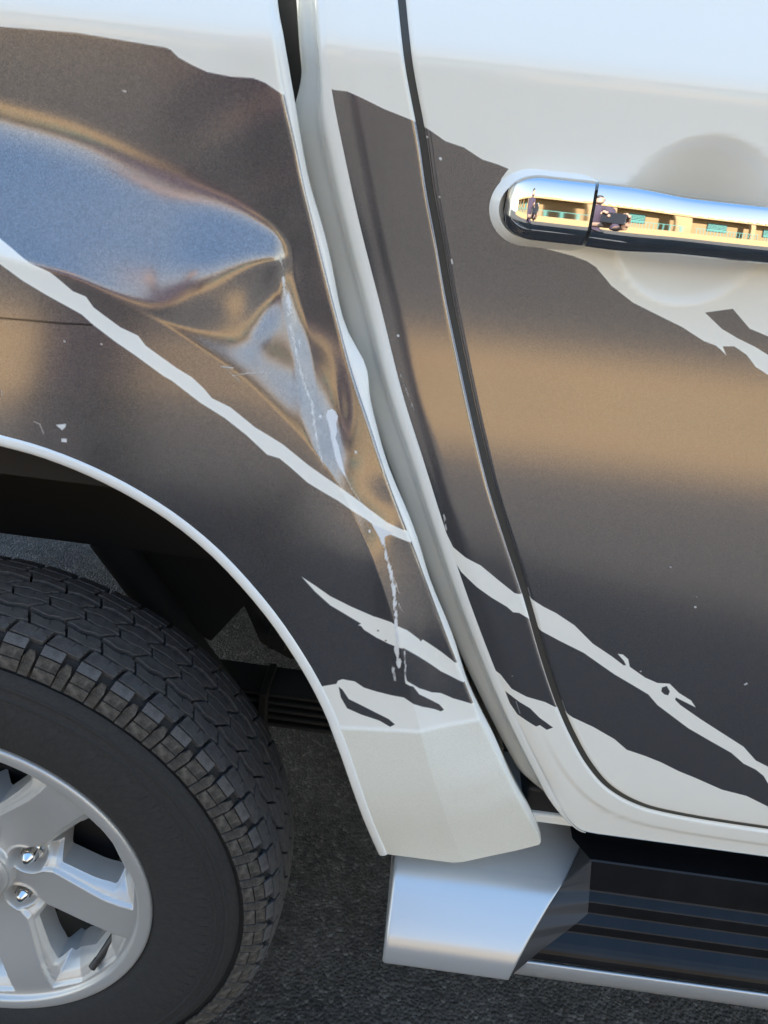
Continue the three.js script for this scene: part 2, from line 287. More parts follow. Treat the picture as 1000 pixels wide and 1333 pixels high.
const cabPaint = paintMaps(0.36, 1.06, 0.58, 1.38, 1792, 2048, zCab0, [
  [1, [300, -200, 1200, -200, 1200, 640, 1060, 530, 1000, 488, 984, 478, 972, 462, 956, 451, 941, 451, 946, 463, 938, 455, 932, 450, 916, 444, 888, 426, 860, 412, 824, 394, 796, 372, 776, 348, 764, 340, 745, 333, 700, 321, 668, 313, 652, 302, 645, 285, 643, 268, 647, 248, 653, 232, 662, 220, 648, 214, 628, 208, 604, 192, 580, 184, 560, 170, 542, 159, 530, 154, 500, 142, 472, 128, 452, 119, 434, 117, 390, 100]],
  [0, [918, 407, 954, 402, 964, 414, 976, 428, 1000, 438, 1080, 480, 1080, 520, 1000, 462, 984, 452, 960, 440, 940, 428]],
  [1, [570, 670, 580, 694, 590, 714, 606, 726, 626, 736, 650, 756, 670, 772, 680, 774, 686, 776, 708, 790, 724, 798, 748, 814, 772, 838, 796, 854, 812, 866, 815, 866, 812, 860, 804, 851, 811, 852, 818, 858, 820, 868, 840, 882, 856, 889, 872, 890, 884, 902, 900, 912, 906, 921, 896, 916, 880, 908, 879, 911, 886, 918, 912, 936, 940, 954, 968, 972, 984, 990, 1000, 998, 1100, 1060,
    1100, 1085, 1000, 1020, 994, 1010, 984, 1002, 968, 994, 952, 980, 920, 962, 896, 948, 872, 930, 856, 918, 844, 904, 824, 892, 800, 878, 780, 864, 760, 850, 728, 834, 702, 820, 686, 804, 676, 798, 668, 797, 660, 790, 640, 778, 620, 764, 600, 746, 590, 730, 560, 690]],
  [0, [862, 895, 868, 893, 872, 900, 870, 905, 865, 904, 861, 900]],
  [1, [600, 850, 640, 872, 652, 880, 666, 897, 686, 907, 710, 914, 734, 926, 746, 934, 772, 946, 800, 962, 816, 976, 840, 984, 860, 992, 884, 1004, 904, 1012, 940, 1028, 972, 1036, 1000, 1050, 1100, 1085, 1100, 1300, 600, 1300]],
  [0, [658, 902, 676, 914, 690, 922, 702, 934, 720, 947, 712, 950, 703, 944, 698, 946, 674, 932, 664, 918]],
], [
  ['poly', [542, 161, 546, 166, 545, 169, 542, 165]], ['dot', [573, 206, 574, 207], 1.6], ['dot', [556, 178, 556.4, 178.4], 1.2], ['dot', [557, 249, 559, 250], 2.0], ['dot', [572, 256, 572.4, 256.6], 1.0], ['line', [588, 338, 589, 343], 1.0], ['dot', [518, 437, 518.6, 437.6], 1.6],
  ['rough', [521, 488, 530, 512, 539, 534], 0.9, 0.5], ['rough', [528, 505, 533, 516], 1.4, 0.35], ['rough', [578, 672, 580, 690], 2.2, 0.45],
  ['dot', [873, 738, 873.5, 738.5], 1.2, 0.8], ['dot', [905, 790, 905.5, 790.5], 1.6, 0.9], ['dot', [907, 777, 907.5, 777], 1.0, 0.5], ['dot', [970, 891, 972, 890], 1.8, 0.8], ['dot', [834, 874, 834.5, 874], 1.2, 0.9],
  ['line', [672, 914, 677, 930], 1.0, 0.4], ['line', [667, 880, 667.4, 880.4], 1.0, 0.5],
]);

// ---- skins built row by row between two traced edges; the normals come from the surface itself
function skin(rows, left, right, cols, surf, uv, edge) {
  const pos = [], nor = [], uvs = [], idx = [], e = 0.0011, n = cols.length;
  const S = edge ? (x, y) => surf(x, y) - edge(x, y) : surf;
  for (const row of rows) {
    const a = left(row), b = right(row);
    for (const u of cols) {
      const x = lerp(a[0], b[0], u), y = a.length > 1 && row.bend ? row.bend(u, a, b) : lerp(a[1], b[1], u), z = S(x, y);
      const nx = -(S(x + e, y) - S(x - e, y)) / (2 * e), ny = -(S(x, y + e) - S(x, y - e)) / (2 * e), l = Math.hypot(nx, ny, 1);
      pos.push(x, y, z); nor.push(nx / l, ny / l, 1 / l); uvs.push(...uv(x, y));
    }
  }
  for (let i = 0; i < rows.length - 1; i++) for (let j = 0; j < n - 1; j++) { const p = i * n + j, q = p + 1, r = p + n, s = r + 1; idx.push(p, r, q, q, r, s); }
  return geo(pos, idx, uvs, nor);
}
const uniform = (n) => Array.from({ length: n + 1 }, (_, i) => i / n);
const rounded = (d, r) => (d >= r ? 0 : r - Math.sqrt(Math.max(0, r * r - (r - Math.max(0, d)) ** 2)));

// bed side: ahead of the wheel centre line (traced) and behind it (mirrored arch, out of the picture)
const BY = 0.66, KNEE = (BOTTOM[1][0] - BOTTOM[0][0]) / (BOTTOM[2][0] - BOTTOM[0][0]), BMIN = BOTTOM[1][1];
function BED_BOTTOM(u) { return u < KNEE ? lerp(BOTTOM[0][1], BMIN, u / KNEE) : lerp(BMIN, BOTTOM[2][1], (u - KNEE) / (1 - KNEE)); }
const bedRows = []; for (let y = 1.368; y > BMIN + 0.0006; y -= 0.0017) bedRows.push({ y }); bedRows.push({ y: BMIN });
const bent = (y, u) => (y > BY ? y : BY + (y - BY) * (BED_BOTTOM(u) - BY) / (BMIN - BY));
for (const r of bedRows) r.bend = (u) => bent(r.y, u);
const archX = (y) => (y > ARCH[0][1] ? MID : xAt(ARCH, y));
{
  const cols = uniform(240);
  const g1 = skin(bedRows, (r) => [archX(bent(r.y, 0)), bent(r.y, 0)], (r) => [xAt(BED_EDGE, bent(r.y, 1)), bent(r.y, 1)], cols, zBed, bedPaint.uv,
    (x, y) => { const d = (xAt(BED_EDGE, y) - x) * 0.92; return d < 0.0025 ? rounded(d, 0.0025) : 0; });
  const back = []; for (let y = 1.368; y > 0.66; y -= 0.006) back.push({ y });
  const g2 = skin(back, (r) => [-0.78, r.y], (r) => [2 * MID - archX(r.y), r.y], uniform(90), zBed, bedPaint.uv);
  mesh('bed_side', join([g1, g2]), bedPaint.m, truck).userData = { label: 'dented bed side with dark wrap and white torn stripes' };
}
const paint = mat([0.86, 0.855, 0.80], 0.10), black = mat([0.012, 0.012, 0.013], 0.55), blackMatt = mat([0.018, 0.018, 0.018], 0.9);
function ribbon(curve, section, name, m, parent = truck) {   // section(i, point) -> list of [dx, y, z] offsets added to the curve's point
  const list = curve.map((p, i) => section(p, i)), cols = list[0].length;
  return mesh(name, gridGeo(list.length, cols, (i, j) => list[i][j]), m, parent);
}
// the front hem of the bed side, bent outward in the middle by the blow
{
  const pts = BED_EDGE.filter((p) => p[1] < 1.368);
  ribbon(pts, ([x, y]) => {
    const b = at(466, 482, 0.05).y, w = 0.0038 + 0.0065 * Math.exp(-(((y - b) / 0.018) ** 2)) - 0.0015 * sst(0.95, 0.8, y) + 0.0012 * Math.sin(y * 61), z = zBed(x, y) - 0.0025;
    return [[x - 0.0004, y, z + 0.0002], [x + w * 0.35, y, z - 0.0006], [x + w, y, z - 0.004], [x + w + 0.0005, y, z - 0.006], [x + w - 0.002, y, z - 0.016], [x - 0.004, y, z - 0.03]];
  }, 'bed_edge_hem', paint);
  ribbon(pts, ([x, y]) => [[x - 0.006, y, zBed(x, y) - 0.03], [x - 0.03, y, -0.06], [x - 0.035, y, -0.4], [x - 0.035, y, -1.70]], 'bed_end_wall', paint);
}
// bottom hem of the lower trim
{
  const pts = []; for (let i = 0; i <= 40; i++) { const u = i / 40, y = BED_BOTTOM(u), a = archX(BED_BOTTOM(0)), b = xAt(BED_EDGE, BED_BOTTOM(1)); pts.push([lerp(a, b, u), y]); }
  ribbon(pts, ([x, y]) => { const z = zBed(x, y); return [[x, y + 0.0004, z - 0.0002], [x, y - 0.003, z - 0.004], [x, y - 0.0035, z - 0.008], [x, y + 0.004, z - 0.045]]; }, 'bed_bottom_hem', paint);
}
// wheel-arch lip
{
  const full = [...ARCH].filter((p, i) => i % 2 === 0 || i === ARCH.length - 1), left = full.slice(1).map(([x, y]) => [2 * MID - x, y]).filter((p) => p[1] > 0.66).reverse(), all = [...left, ...full];
  ribbon(all, (p, i) => {
    const a = all[Math.max(0, i - 1)], b = all[Math.min(all.length - 1, i + 1)], l = Math.hypot(b[0] - a[0], b[1] - a[1]), nx = -(b[1] - a[1]) / l, ny = (b[0] - a[0]) / l, z = zBed(p[0] + nx * 0.003, p[1] + ny * 0.003), o = [];
    for (const [n, dz] of [[0.0055, -0.002], [0.0052, 0.0006], [0.0035, 0.0016], [0.0005, 0.0020], [-0.0022, 0.0015], [-0.0040, -0.0003], [-0.0046, -0.003], [-0.004, -0.02], [0, -0.035]]) o.push([p[0] + nx * n, p[1] + ny * n, z + dz]);
    return o;
  }, 'wheel_arch_lip', paint);
}

// cab side behind the door, its rounded rear corner, the sill under the door
const CAB_EDGE = spline([[0.366, 1.37], ...onSide([424, 40, 432, 118, 447, 200, 468, 300, 493, 400, 522, 510, 552, 600, 582, 692, 612, 780, 650, 880, 680, 950, 716, 1026, 738, 1066, 750, 1081, 762, 1089], 0.05), [0.70, 0.6335]], 8);
const GAP = spline([[0.412, 1.37], ...onSide([517, 0, 523, 50, 530, 100, 545, 180, 555, 250, 568, 320, 580, 390, 597, 470, 615, 550, 635, 630, 657, 700, 680, 770, 703, 850, 725, 915, 745, 960, 765, 995, 790, 1024, 825, 1046, 870, 1060], 0.05), [0.83, 0.6735], [1.02, 0.6725], [1.3, 0.672]], 8);
const XMAX = 1.28;
const offset = (curve, d) => curve.map((p, i) => { const a = curve[Math.max(0, i - 1)], b = curve[Math.min(curve.length - 1, i + 1)], l = Math.hypot(b[0] - a[0], b[1] - a[1]); return [p[0] - (b[1] - a[1]) / l * d, p[1] + (b[0] - a[0]) / l * d]; });
const DOOR_EDGE = offset(GAP, 0.0050);
const distTo = (curve, x, y) => Math.abs(near(curve, x, y).d);
const ysOf = (top, bottom, step, extra) => { const s = []; for (let y = top; y > bottom; y -= step) s.push(y); s.push(bottom); for (const y of extra) if (y < top && y > bottom) s.push(y); return s.sort((a, b) => b - a).filter((y, i, a) => !i || a[i - 1] - y > 5e-5); };
const eased = (n) => uniform(n).map((u) => (u < 0.12 ? u * 0.25 : u > 0.88 ? 1 - (1 - u) * 0.25 : 0.03 + (u - 0.12) * 0.94 / 0.76));
const cabRound = (x, y) => { const d = (x - xAt(CAB_EDGE, y)) * 0.9; return y < 0.66 || d > 0.016 ? 0 : 0.0032 * (1 - Math.max(0, d) / 0.016) ** 2 * sst(0.66, 0.70, y); };
{
  const rows = ysOf(1.368, 0.6335, 0.004, [...GAP, ...CAB_EDGE].map((p) => p[1])).map((y) => ({ y }));
  const g = skin(rows, (r) => [xAt(CAB_EDGE, r.y), r.y], (r) => [Math.min(XMAX, r.y > GAP[GAP.length - 1][1] ? xAt(GAP, r.y) : XMAX), r.y], eased(70), zCab0, cabPaint.uv,
    (x, y) => { const d = distTo(GAP, x, y); return (d < 0.003 ? rounded(d, 0.003) : 0) + 0.0014 * sst(0.018, 0.025, d) * sst(0.80, 0.70, y) + cabRound(x, y); });
  mesh('cab_quarter_panel', g, cabPaint.m, truck).userData = { label: 'narrow cab panel between bed gap and door with dark wrap and white stripe' };
  const drows = ysOf(1.368, DOOR_EDGE[DOOR_EDGE.length - 1][1], 0.003, DOOR_EDGE.map((p) => p[1])).map((y) => ({ y }));
  const dg = skin(drows, (r) => [Math.min(XMAX, xAt(DOOR_EDGE, r.y)), r.y], (r) => [XMAX, r.y], eased(190), zCab, cabPaint.uv,
    (x, y) => { const d = distTo(DOOR_EDGE, x, y); return d < 0.0035 ? rounded(d, 0.0035) : 0; });
  mesh('door', dg, cabPaint.m, truck).userData = { label: 'rear door with dark wrap, white torn stripe and chrome handle' };
}
const door = truck.children[truck.children.length - 1];
// rubber in the door gap
{
  const mid = offset(GAP, 0.0025).filter((p) => p[0] < XMAX), a = offset(mid, -0.006), b = offset(mid, 0.006);
  mesh('door_seal', gridGeo(mid.length, 2, (i, j) => { const p = j ? b[i] : a[i]; return [p[0], p[1], zCab0(mid[i][0], mid[i][1]) - 0.0045]; }), mat([0.07, 0.07, 0.062], 0.6), truck);
}
// rounded rear corner of the cab, running back into the gap
{
  const pts = CAB_EDGE.filter((p) => p[1] < 1.368 && p[1] > 0.634);
  const off = pts.map((p, i) => { const a = pts[Math.max(0, i - 1)], b = pts[Math.min(pts.length - 1, i + 1)], l = Math.hypot(b[0] - a[0], b[1] - a[1]); return [(b[1] - a[1]) / l, -(b[0] - a[0]) / l]; });
  const shape = spline([[-0.0005, 0], [0.004, -0.001], [0.0075, -0.0035], [0.0105, -0.010], [0.014, -0.022], [0.018, -0.031], [0.024, -0.036], [0.031, -0.041], [0.037, -0.050], [0.040, -0.066]], 4).concat([[0.041, -0.12], [0.041, -0.5], [0.041, -1.70]]);
  ribbon(pts, ([x, y], i) => {
    const z = zCab0(x, y) - cabRound(x, y), w = 1.14 - 0.42 * sst(1.235, 1.275, y) - 0.10 * sst(1.06, 0.95, y);
    return shape.map(([d, dz]) => [x + off[i][0] * d * w * (1 - 0.6 * sst(0.68, 0.636, y)), y + off[i][1] * d * w * 0.5, z + dz]);
  }, 'cab_corner', paint);
  ribbon(pts, ([x, y]) => [[x + 0.02, y, -0.15], [x - 0.12, y, -0.16]], 'gap_light_block', black);  // black sheet added across the gap to stop sunlight and keep it dark
  { const a = at(684, 1046, 0.0), b = at(738, 1060, 0.0); mesh('channel_floor', box(0.10, 0.012, 0.09, (a.x + b.x) / 2 - 0.02, (a.y + b.y) / 2, -0.03, 0.003), paint, truck); }
  // bottom of the cab: sill hem
  const sill = [[0.70, 0.6335], [0.9, 0.6335], [XMAX, 0.6335]];
  ribbon([[0.676, 0.6395], [0.684, 0.6355], [0.692, 0.634], ...sill], ([x, y]) => { const z = zCab0(x, y); return [[x, y + 0.0003, z - 0.0002], [x, y - 0.004, z - 0.005], [x, y - 0.005, z - 0.010], [x, y, z - 0.05], [x, y + 0.01, z - 0.2]]; }, 'sill_hem', paint);
}
// ------------------------------------------------------------------ door handle
const chrome = mat([0.62, 0.63, 0.64], 0.03, 1);
{
  const handle = new THREE.Group(); handle.name = 'door_handle'; door.add(handle);
  // cross-section of the handle: [how far out, how high], millimetres, from the top rear round the face to the bottom rear
  const SEC = [[-14, 17.5], [-4, 18.6], [2, 18.4], [5, 17.2], [6.6, 15], [8.6, 8], [9.6, 0], [9.9, -7], [9.3, -9], [7, -11.6], [3, -15], [0.5, -17], [-3, -18], [-14, -18]];
  const SM = spline(SEC, 5);
  const y0 = (x) => 1.2015 + 0.0 * x;
  const L = at(656, 268, 0.07).x, R0 = at(771, 290, 0.08).x, H0 = at(714, 276, 0.075).y;
  function bar(xs, form) { return gridGeo(xs.length, SM.length, (i, j) => { const x = xs[i], f = form(x), s = SM[j]; return [x, f.y + s[1] / 1000 * 1.14 * f.h, f.z + s[0] / 1000 * f.d]; }); }
  const capX = []; for (let i = 0; i <= 40; i++) capX.push(L + (R0 - L) * (1 - Math.cos(i / 40 * Math.PI / 2)) ** 1.0);
  const zh = zCab0(R0, H0) + 0.012;
  const cap = bar(capX, (x) => { const t = clamp((x - L) / 0.024, 0, 1), q = Math.sqrt(1 - (1 - t) ** 2); return { y: H0, h: Math.max(0.02, Math.pow(q, 0.8)), d: 0.25 + 0.75 * q, z: zh - 0.014 * (1 - q) }; });
  const gx = []; for (let i = 0; i <= 60; i++) gx.push(R0 + 0.0017 + 0.155 * i / 60);
  const gripF = (x) => { const t = (x - R0) / 0.155, b = Math.sin(Math.PI * clamp(t, 0, 1)); return { y: H0 + 0.0 * b, h: 1.0 - 0.13 * sst(0.12, 0.42, t), d: 1 - 0.15 * sst(0.1, 0.4, t), z: zh + 0.002 + 0.010 * Math.pow(b, 0.8) }; };
  const grip = bar(gx, gripF);
  const endCap = (x, f) => { const p = [x, f.y, f.z - 0.005], pos = [...p], idx = []; SM.forEach((s) => pos.push(x, f.y + s[1] / 1000 * 1.14 * f.h, f.z + s[0] / 1000 * f.d)); for (let i = 1; i < SM.length; i++) idx.push(0, i, i + 1); return geo(pos, idx, pos.filter((_, i) => i % 3 < 2)); };
  mesh('lock_cap', join([cap, endCap(R0, { y: H0, h: 1, d: 1, z: zh })]), chrome, handle);
  mesh('grip', join([grip, endCap(gx[0], gripF(gx[0])), endCap(gx[60], gripF(gx[60]))]), chrome, handle);
  // white mounting pad round the cap
  const pad = []; for (let i = 0; i <= 60; i++) { const a = i / 60 * Math.PI * 2; pad.push(a); }
  const padM = gridGeo(pad.length, 4, (i, j) => {
    const a = pad[i], r = [0.021, 0.0235, 0.026, 0.029][j], sx = Math.cos(a), cx = sx > 0 ? R0 - 0.01 : L + 0.019, x = cx + sx * r, y = H0 - 0.001 + Math.sin(a) * (r - 0.002);
    return [x, y, zCab(x, y) + [0.006, 0.0045, 0.0015, -0.002][j]];
  });
  mesh('mounting_pad', padM, paint, handle);
}

// ------------------------------------------------------------------ wheel
const wheel = new THREE.Group(); wheel.name = 'wheel'; wheel.position.set(0, 0.375, 0); truck.add(wheel);
wheel.userData = { label: 'rear wheel with silver six-spoke rim and dusty all-terrain tyre' };
const alloy = mat([0.62, 0.61, 0.58], 0.38, 0.5);
{
  const TH = 19 * Math.PI / 180;
  function sdPoly(v, x, y) { let d = 1e9, s = 1; for (let i = 0, j = v.length - 1; i < v.length; j = i++) { const ex = v[j][0] - v[i][0], ey = v[j][1] - v[i][1], wx = x - v[i][0], wy = y - v[i][1], t = clamp((wx * ex + wy * ey) / (ex * ex + ey * ey), 0, 1), bx = wx - ex * t, by = wy - ey * t; d = Math.min(d, bx * bx + by * by); const c1 = y >= v[i][1], c2 = y < v[j][1], c3 = ex * wy > ey * wx; if ((c1 && c2 && c3) || (!c1 && !c2 && !c3)) s = -s; } return s * Math.sqrt(d); }
  const pol = (r, a) => [r * Math.cos(a * Math.PI / 180), r * Math.sin(a * Math.PI / 180)];
  const HOLE = [pol(0.112, -8), pol(0.150, -14), pol(0.176, -16), pol(0.182, -12), pol(0.184, 0), pol(0.182, 12), pol(0.176, 16), pol(0.150, 14), pol(0.112, 8)];
  const FACE = [pol(0.075, -14), pol(0.10, -11.5), pol(0.165, -20.5), pol(0.203, -22), pol(0.208, -10), pol(0.208, 10), pol(0.203, 22), pol(0.165, 20.5), pol(0.10, 11.5), pol(0.075, 14), pol(0.062, 0)];
  const local = (x, y) => { const a = Math.atan2(y, x) - TH, b = a - Math.round(a / (Math.PI / 3)) * (Math.PI / 3), r = Math.hypot(x, y); return [r * Math.cos(b), r * Math.sin(b)]; };
  const hole = (x, y) => { const [a, b] = local(x, y); return sdPoly(HOLE, a, b) - 0.004; };
  const zRim = (x, y) => {
    const [a, b] = local(x, y), r = Math.hypot(x, y), f = -(sdPoly(FACE, a, b) - 0.002), h = sdPoly(HOLE, a, b) - 0.004;
    let z = -0.006 - 0.022 * sst(0.2, 0.06, r);
    if (f > 0) { z -= 0.006 * sst(0, 0.004, f) + 0.9 * Math.max(0, f - 0.0045) + 0.7 * Math.max(0, f - 0.012); }
    z -= 0.003 * sst(0.005, 0, h);
    const p = Math.hypot(a - 0.0699, b); z = lerp(z, -0.046, sst(0.0215, 0.0165, p)); z += 0.002 * Math.exp(-(((p - 0.0225) / 0.002) ** 2));
    if (r < 0.05) z = lerp(z, -0.018, sst(0.05, 0.047, r));
    return z;
  };
  const NR = 170, NT = 720, V = [], pos = [], nor = [], idx = [], edges = [];
  for (let i = 0; i <= NR; i++) for (let j = 0; j <= NT; j++) { const r = 0.002 + 0.2085 * i / NR, t = j / NT * Math.PI * 2, x = r * Math.cos(t), y = r * Math.sin(t); V.push([x, y, hole(x, y)]); }
  const map = new Map();
  const put = (key, x, y) => { if (map.has(key)) return map.get(key); const e = 0.0012, nx = -(zRim(x + e, y) - zRim(x - e, y)) / (2 * e), ny = -(zRim(x, y + e) - zRim(x, y - e)) / (2 * e), l = Math.hypot(nx, ny, 1); pos.push(x, y, zRim(x, y)); nor.push(nx / l, ny / l, 1 / l); map.set(key, pos.length / 3 - 1); return pos.length / 3 - 1; };
  const vert = (i) => put('v' + i, V[i][0], V[i][1]), cut = (i, j) => { const a = V[i], b = V[j], t = a[2] / (a[2] - b[2]); return put(i < j ? i + '_' + j : j + '_' + i, lerp(a[0], b[0], t), lerp(a[1], b[1], t)); };
  const tri = (t) => {
    const ins = t.filter((i) => V[i][2] > 0);
    if (ins.length === 3) idx.push(...t.map(vert));
    else if (ins.length === 2) { const k = t.findIndex((i) => V[i][2] <= 0), o = t[k], a = t[(k + 1) % 3], b = t[(k + 2) % 3], p = cut(o, a), q = cut(b, o); idx.push(p, vert(a), vert(b), p, vert(b), q); edges.push([p, q]); }
    else if (ins.length === 1) { const k = t.findIndex((i) => V[i][2] > 0), a = t[k], p = cut(a, t[(k + 1) % 3]), q = cut(t[(k + 2) % 3], a); idx.push(vert(a), p, q); edges.push([p, q]); }
  };
  for (let i = 0; i < NR; i++) for (let j = 0; j < NT; j++) { const a = i * (NT + 1) + j, b = a + 1, c = a + NT + 1, d = c + 1; tri([a, c, b]); tri([b, c, d]); }
  const wp = [], wi = [];
  for (const [p, q] of edges) { const o = wp.length / 3; for (const v of [p, q]) { const x = pos[v * 3], y = pos[v * 3 + 1], z = pos[v * 3 + 2]; wp.push(x, y, z, x, y, z - 0.03); } wi.push(o, o + 1, o + 2, o + 2, o + 1, o + 3); }
  const face = geo(pos, idx, pos.filter((_, i) => i % 3 < 2), nor), wall = geo(wp, wi, wp.filter((_, i) => i % 3 < 2));
  const lip = new THREE.LatheGeometry(spline([[0.2085, -0.0065], [0.211, -0.0045], [0.2135, 0.0005], [0.218, 0.002], [0.225, 0.0022], [0.2285, 0.0005], [0.2295, -0.004], [0.228, -0.012]], 5).map(([r, z]) => new THREE.Vector2(r, z)), 160); lip.rotateX(Math.PI / 2);
  const barrel = new THREE.LatheGeometry([[0.228, -0.012], [0.212, -0.02], [0.205, -0.05], [0.19, -0.1], [0.2, -0.18], [0.226, -0.2]].map(([r, z]) => new THREE.Vector2(r, z)), 96); barrel.rotateX(Math.PI / 2);
  mesh('rim', join([face, wall, lip]), alloy, wheel); mesh('rim_barrel', barrel, mat([0.16, 0.16, 0.16], 0.5, 0.6), wheel);
  const drum = new THREE.CylinderGeometry(0.155, 0.16, 0.09, 64); drum.rotateX(Math.PI / 2); drum.translate(0, 0, -0.13); mesh('brake_drum', drum, mat([0.02, 0.02, 0.022], 0.6, 0.3), wheel);
  const cap = new THREE.LatheGeometry(spline([[0.0001, -0.006], [0.02, -0.0075], [0.038, -0.011], [0.044, -0.016], [0.045, -0.022]], 5).map(([r, z]) => new THREE.Vector2(r, z)), 64); cap.rotateX(Math.PI / 2); mesh('hub_cap', cap, alloy, wheel);
  const hex = new THREE.CylinderGeometry(0.0105, 0.0115, 0.014, 6); hex.rotateX(Math.PI / 2);
  const stud = new THREE.LatheGeometry(spline([[0.0001, 0.016], [0.003, 0.0155], [0.0055, 0.013], [0.0085, 0.0085], [0.0095, 0.005]], 4).map(([r, z]) => new THREE.Vector2(r, z)), 24); stud.rotateX(Math.PI / 2);
  const wash = new THREE.CylinderGeometry(0.0135, 0.0145, 0.004, 28); wash.rotateX(Math.PI / 2); wash.translate(0, 0, -0.006);
  const nut = join([hex, stud, wash]), bright = mat([0.72, 0.72, 0.72], 0.12, 1);
  for (let k = 0; k < 6; k++) { const a = TH + k * Math.PI / 3, n = mesh('lug_nut', nut, bright, wheel); n.position.set(0.0699 * Math.cos(a), 0.0699 * Math.sin(a), -0.038); n.rotation.z = k * 0.7; }
  // tyre valve: stem and cap near the rim, in the window below the spoke
  const tube = (a, b, r1, r2) => { const d = b.clone().sub(a), g = new THREE.CylinderGeometry(r2, r1, d.length(), 18); g.applyQuaternion(new THREE.Quaternion().setFromUnitVectors(new THREE.Vector3(0, 1, 0), d.clone().normalize())); g.translate(...a.clone().add(b).multiplyScalar(0.5).toArray()); return g; };
  const va = new THREE.Vector3(...pol(0.197, -30), -0.034), vb = new THREE.Vector3(...pol(0.196, -39), -0.013), vc = va.clone().lerp(vb, 1.32);
  mesh('tyre_valve', join([tube(va, vb, 0.0075, 0.0045), tube(vb, vc, 0.0052, 0.0050)]), mat([0.03, 0.03, 0.03], 0.35, 0.2), wheel);
}
